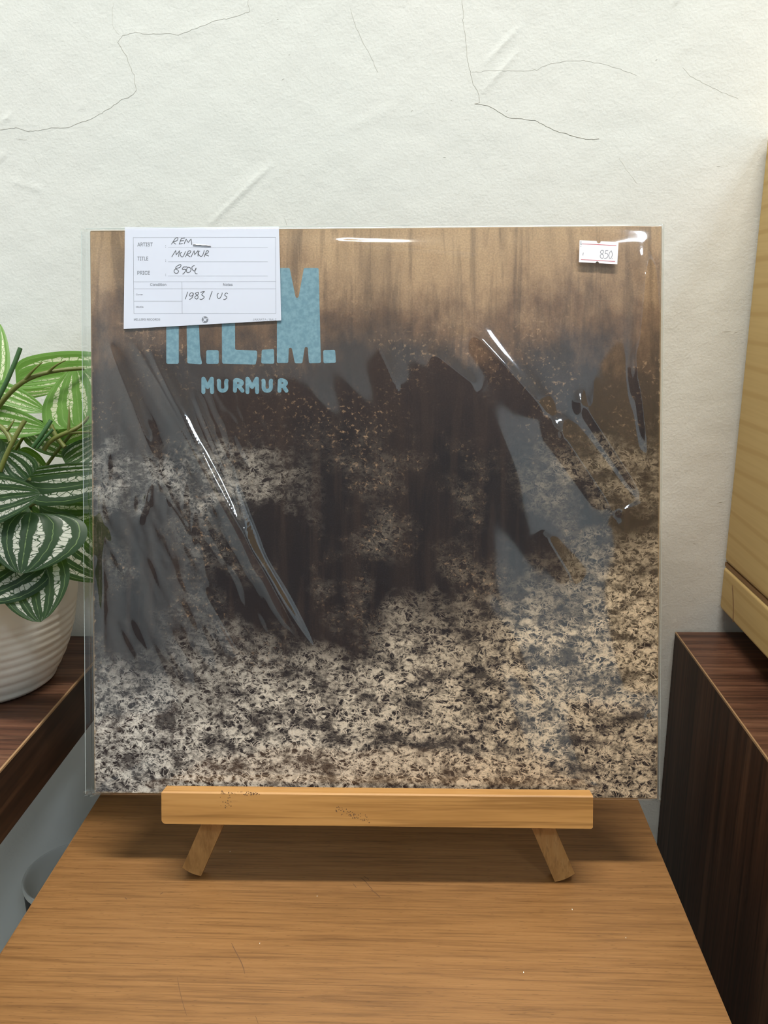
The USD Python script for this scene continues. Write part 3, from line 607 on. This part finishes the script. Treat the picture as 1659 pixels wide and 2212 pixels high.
for d in DIG:
    obj('digit' if d in DIG[:3] else 'print_mark', flat(extrude(stroke_px(d, SOX, SOY, SSC, .00013, NS), .00003), NS), 'ink', ps)

# ------------------------------------------------------------------ potted plant
PC = np.array([-.277, .475])
pp = thing('potted_plant', (PC[0], PC[1], SZ), 'white ribbed pot of striped green leaves on the dark shelf', 'potted plant')
zz = np.linspace(SZ, -.142, 90)
rr = np.interp(zz, [SZ, -.242, -.2285, -.2205, -.2089, -.187, -.165, -.142], [.0322, .0368, .0443, .0477, .0516, .0563, .0590, .0602])
gz = np.clip((-.186 - zz) / .01, 0, 1)
rr = rr + gz * .0007 * (np.abs(np.sin((zz - SZ) / .0066 * np.pi * (1 + .12 * np.sin(zz * 60)))) ** .6 - .6)
prof = [(0, SZ)] + list(zip(rr, zz)) + [(.0598, -.1405), (.0585, -.1408), (.057, -.16), (.0, -.161)]
obj('pot', lathe(prof, PC, 128), 'white_pot', pp, smooth=50, label='white ceramic pot with ribs low down')
obj('soil', lathe([(0, -.150), (.03, -.149), (.0575, -.152), (.0570, -.159)], PC, 48), 'soil', pp)
def leaf(base, tip, width, n0, n1, face=(0, -1, .6), droop=.12, cup=.10, left=1.0, right=1.0, flip=False, shape=.62):
    """base, tip: places in the photograph at depths n0, n1 behind the record's plane; width: half width in photograph pixels"""
    B_, T_ = (np.array(base), np.array(tip)) if len(base) == 3 else (point(*base, n0), point(*tip, n1)); d = T_ - B_; L = np.linalg.norm(d); d = d / L
    nrm = np.array(face, float); nrm -= d * (nrm @ d); nrm /= np.linalg.norm(nrm); side = np.cross(d, nrm)
    hw = width * .000262
    ss = np.linspace(0, 1, 27); tt = np.linspace(-1, 1, 23)
    S, T = np.meshgrid(ss, tt, indexing='ij')
    prof_ = np.sin(np.pi * np.clip(ss, 0, 1) ** shape) ** .62; prof_[-1] = 0; prof_[0] = .02
    prof_ = prof_ / prof_.max()
    back = -.10 * np.abs(T) ** 1.6 * np.sin(np.pi * np.clip(S * 2.2, 0, 1))      # heart-shaped shoulders reach behind the stalk
    Lx = L * (S + back * np.clip(1 - S * 1.6, 0, 1))
    wside = hw * prof_[:, None] * T * np.where(T < 0, left, right)
    up = -droop * L * (S - .3) ** 2 + cup * hw * (np.abs(T) ** 1.7) * prof_[:, None] - .03 * hw * np.cos(T * np.pi * 5.8) * prof_[:, None] * .5
    V = B_ + d * Lx[..., None] + side * wside[..., None] + nrm * up[..., None]
    i = np.arange(S.size).reshape(S.shape)
    f = np.vstack([np.stack([i[:-1, :-1], i[1:, :-1], i[1:, 1:]], -1).reshape(-1, 3), np.stack([i[:-1, :-1], i[1:, 1:], i[:-1, 1:]], -1).reshape(-1, 3)])
    m = trimesh.Trimesh(V.reshape(-1, 3), f, process=False)
    fn = np.cross(V[14, 11] - V[13, 11], V[13, 12] - V[13, 11])
    want = nrm if not flip else -nrm
    if fn @ want < 0: m.faces = m.faces[:, ::-1]
    m.vertices[:, 1] = np.minimum(m.vertices[:, 1], WALL - .003)
    q = (m.vertices - AO) @ AR
    if n0 > 0: m.vertices += np.outer(np.where(q[:, 0] > -.1660, np.maximum(.0085 - q[:, 1], 0), 0), N)
    obj('leaf', m, 'leaf', pp, smooth=True, uv=np.stack([S.ravel(), T.ravel() * .5 + .5], 1))
LEAVES = [
    # behind: fillers
    ((-40, 900), (-90, 800), 70, .040, .05, (0, -1, .3), dict(flip=True)),
    ((20, 1000), (110, 1060), 60, .046, .05, (0, -1, .2), dict()),
    ((-40, 1000), (40, 950), 60, .05, .055, (0, -1, .3), dict()),
    ((40, 1110), (150, 1200), 70, .045, .045, (0, -1, .2), dict()),
    ((-20, 1090), (60, 1180), 80, .035, .035, (0, -1, .2), dict()),
    ((-60, 1150), (-120, 1290), 80, -.02, -.02, (0, -1, .3), dict()),
    ((-10, 940), (-70, 1040), 70, .030, .03, (0, -1, .4), dict()),
    ((60, 925), (160, 985), 34, .040, .042, (0, -1, .3), dict()),
    ((120, 952), (222, 912), 34, .040, .044, (0, -1, .3), dict(flip=True)),
    ((140, 1000), (230, 945), 30, .036, .04, (0, -1, .4), dict()),
    # upper leaves, seen from below
    ((-34, 850), (-8, 690), 46, .030, .045, (.3, -1, .2), dict(flip=True)),
    ((34, 826), (300, 786), 54, .042, .050, (0, -1, .3), dict(flip=True, left=1.05, right=.45, droop=.10, shape=.60)),
    ((26, 846), (132, 838), 20, .055, .06, (0, -1, .3), dict(flip=True)),
    ((172, 922), (160, 792), 84, .026, .034, (-.05, -1, .1), dict(flip=True, droop=.05, shape=.60)),
    ((-30, 842), (96, 886), 32, .032, .034, (.1, -1, .6), dict(flip=True)),
    ((-48, 905), (100, 925), 38, .020, .024, (0, -1, .4), dict(flip=True)),
    # right side, dark
    ((84, 1082), (262, 1090), 58, .036, .038, (0, -1, .2), dict(cup=.04, droop=.05)),
    ((140, 1085), (226, 1222), 50, .047, .05, (.1, -1, .1), dict(cup=.04, droop=.05)),
    ((92, 1140), (236, 1250), 70, .026, .027, (.05, -1, .1), dict(shape=.66, cup=.04, droop=.05)),
    ((60, 1034), (2, 975), 40, .012, .008, (0, -1, .6), dict()),
    ((52, 1032), (300, 1006), 64, .020, .026, (0, -1, .35), dict(left=.35, right=1.1, droop=.1, cup=.05)),
    # low front leaves, hanging over the pot
    ((90, 1190), (-70, 1292), 70, -.012, -.020, (0, -1, .3), dict()),
    ((58, 1195), (84, 1343), 92, -.010, -.020, (0, -1, .25), dict(droop=.1, left=.95, right=.75, shape=.80)),
    ((62, 1096), (-50, 1170), 52, -.012, -.020, (0, -1, .4), dict()),
    ((66, 1106), (42, 1237), 104, -.016, -.028, (.05, -1, .3), dict(droop=.12, cup=-.10, shape=.66, left=1.15, right=.88)),
    ((-70, 1085), (78, 1064), 56, -.020, -.026, (0, -1, .35), dict(droop=.2, shape=.55)),
]
for b_, t_, w_, n0, n1, fc, kw in LEAVES:
    leaf(b_, t_, w_, n0, n1, fc, **kw)
def stalk(pts, r0, r1, mt='stem', nm='stem', placed=False):
    p = spline(pts if placed else [point(x, y, n) for x, y, n in pts], 14)
    obj(nm, tube(p, np.linspace(r0, r1, 14), 9), mt, pp, smooth=60)
stalk([(-8, 885, .020), (20, 850, .018), (55, 822, .018), (110, 803, .022), (182, 796, .030)], .0016, .0011)
stalk([(54, 822, .018), (70, 802, .016), (92, 782, .016)], .0011, .0003); stalk([(104, 806, .021), (120, 790, .019), (142, 779, .019)], .0010, .0003)
stalk([(95, 972, .014), (125, 943, .012), (150, 932, .012), (190, 900, .018)], .0015, .0010)
stalk([(148, 934, .012), (149, 905, .011), (149, 876, .012)], .0010, .0003); stalk([(148, 935, .012), (170, 934, .014), (200, 934, .018)], .0010, .0006)
stalk([(-14, 880, .006), (14, 825, .006), (44, 752, .008)], .0013, .0013, 'stem_dark')
stalk([(0, 1018, .006), (22, 965, .006), (54, 908, .008)], .0014, .0013, 'stem')
stalk([(72, 966, .010), (90, 940, .010), (110, 908, .012)], .0013, .0012, 'stem_dark'); stalk([(80, 968, .010), (98, 945, .010), (114, 927, .011)], .0009, .0009, 'stem_dark')
stalk([(12, 935, .010), (24, 918, .009), (31, 906, .010)], .0010, .0004); stalk([(-20, 912, .012), (12, 932, .010), (24, 955, .008)], .0016, .0015)
stalk([(110, 918, .02), (120, 940, .02), (140, 966, .02)], .0014, .0014)
for k, (x, y, n, x1, y1) in enumerate([(64, 1035, .02, -50, 1260), (66, 1106, .014, -60, 1250), (80, 1086, .026, -30, 1270), (84, 1150, .022, -20, 1270), (60, 1212, .02, -40, 1280), (20, 1000, .04, -70, 1260), (172, 918, .03, -10, 1250), (60, 930, .036, -60, 1250)]):
    stalk([(x, y, n), ((x + x1) / 2 - 10, (y + y1) / 2 - 30, .05), (x1, y1, .055)], .0010, .0012)

# the rest of the bush, out to the left of the picture: leaves all round the pot on arching stalks
rl = random.Random(21)
for k in range(26):
    a = math.radians(95 + k * 170 / 25 + rl.uniform(-6, 6)); tier = k % 3
    r0 = (.016, .030, .044)[tier] + rl.uniform(-.003, .003); z0 = (-.075, -.105, -.128)[tier] + rl.uniform(-.008, .008)
    o = np.array([math.cos(a), math.sin(a) * .8, 0]); b = np.array([PC[0] - .006, PC[1], z0]) + o * r0
    t = b + o * rl.uniform(.030, .038) + np.array([0, 0, (.020, -.004, -.026)[tier] + rl.uniform(-.006, .006)])
    t[1] = min(t[1], WALL - .012); b[1] = min(b[1], WALL - .02)
    leaf(tuple(b), tuple(t), rl.uniform(60, 76), .02, .02, tuple(o * (.35, .7, 1.0)[tier] + np.array([0, 0, (1.0, .8, .35)[tier]])), droop=.18, shape=.64)
    root = np.array([PC[0], PC[1], -.1505]) + o * .012
    stalk([root, (root + b) / 2 + np.array([0, 0, .012]), b], .0011, .0010, placed=True)
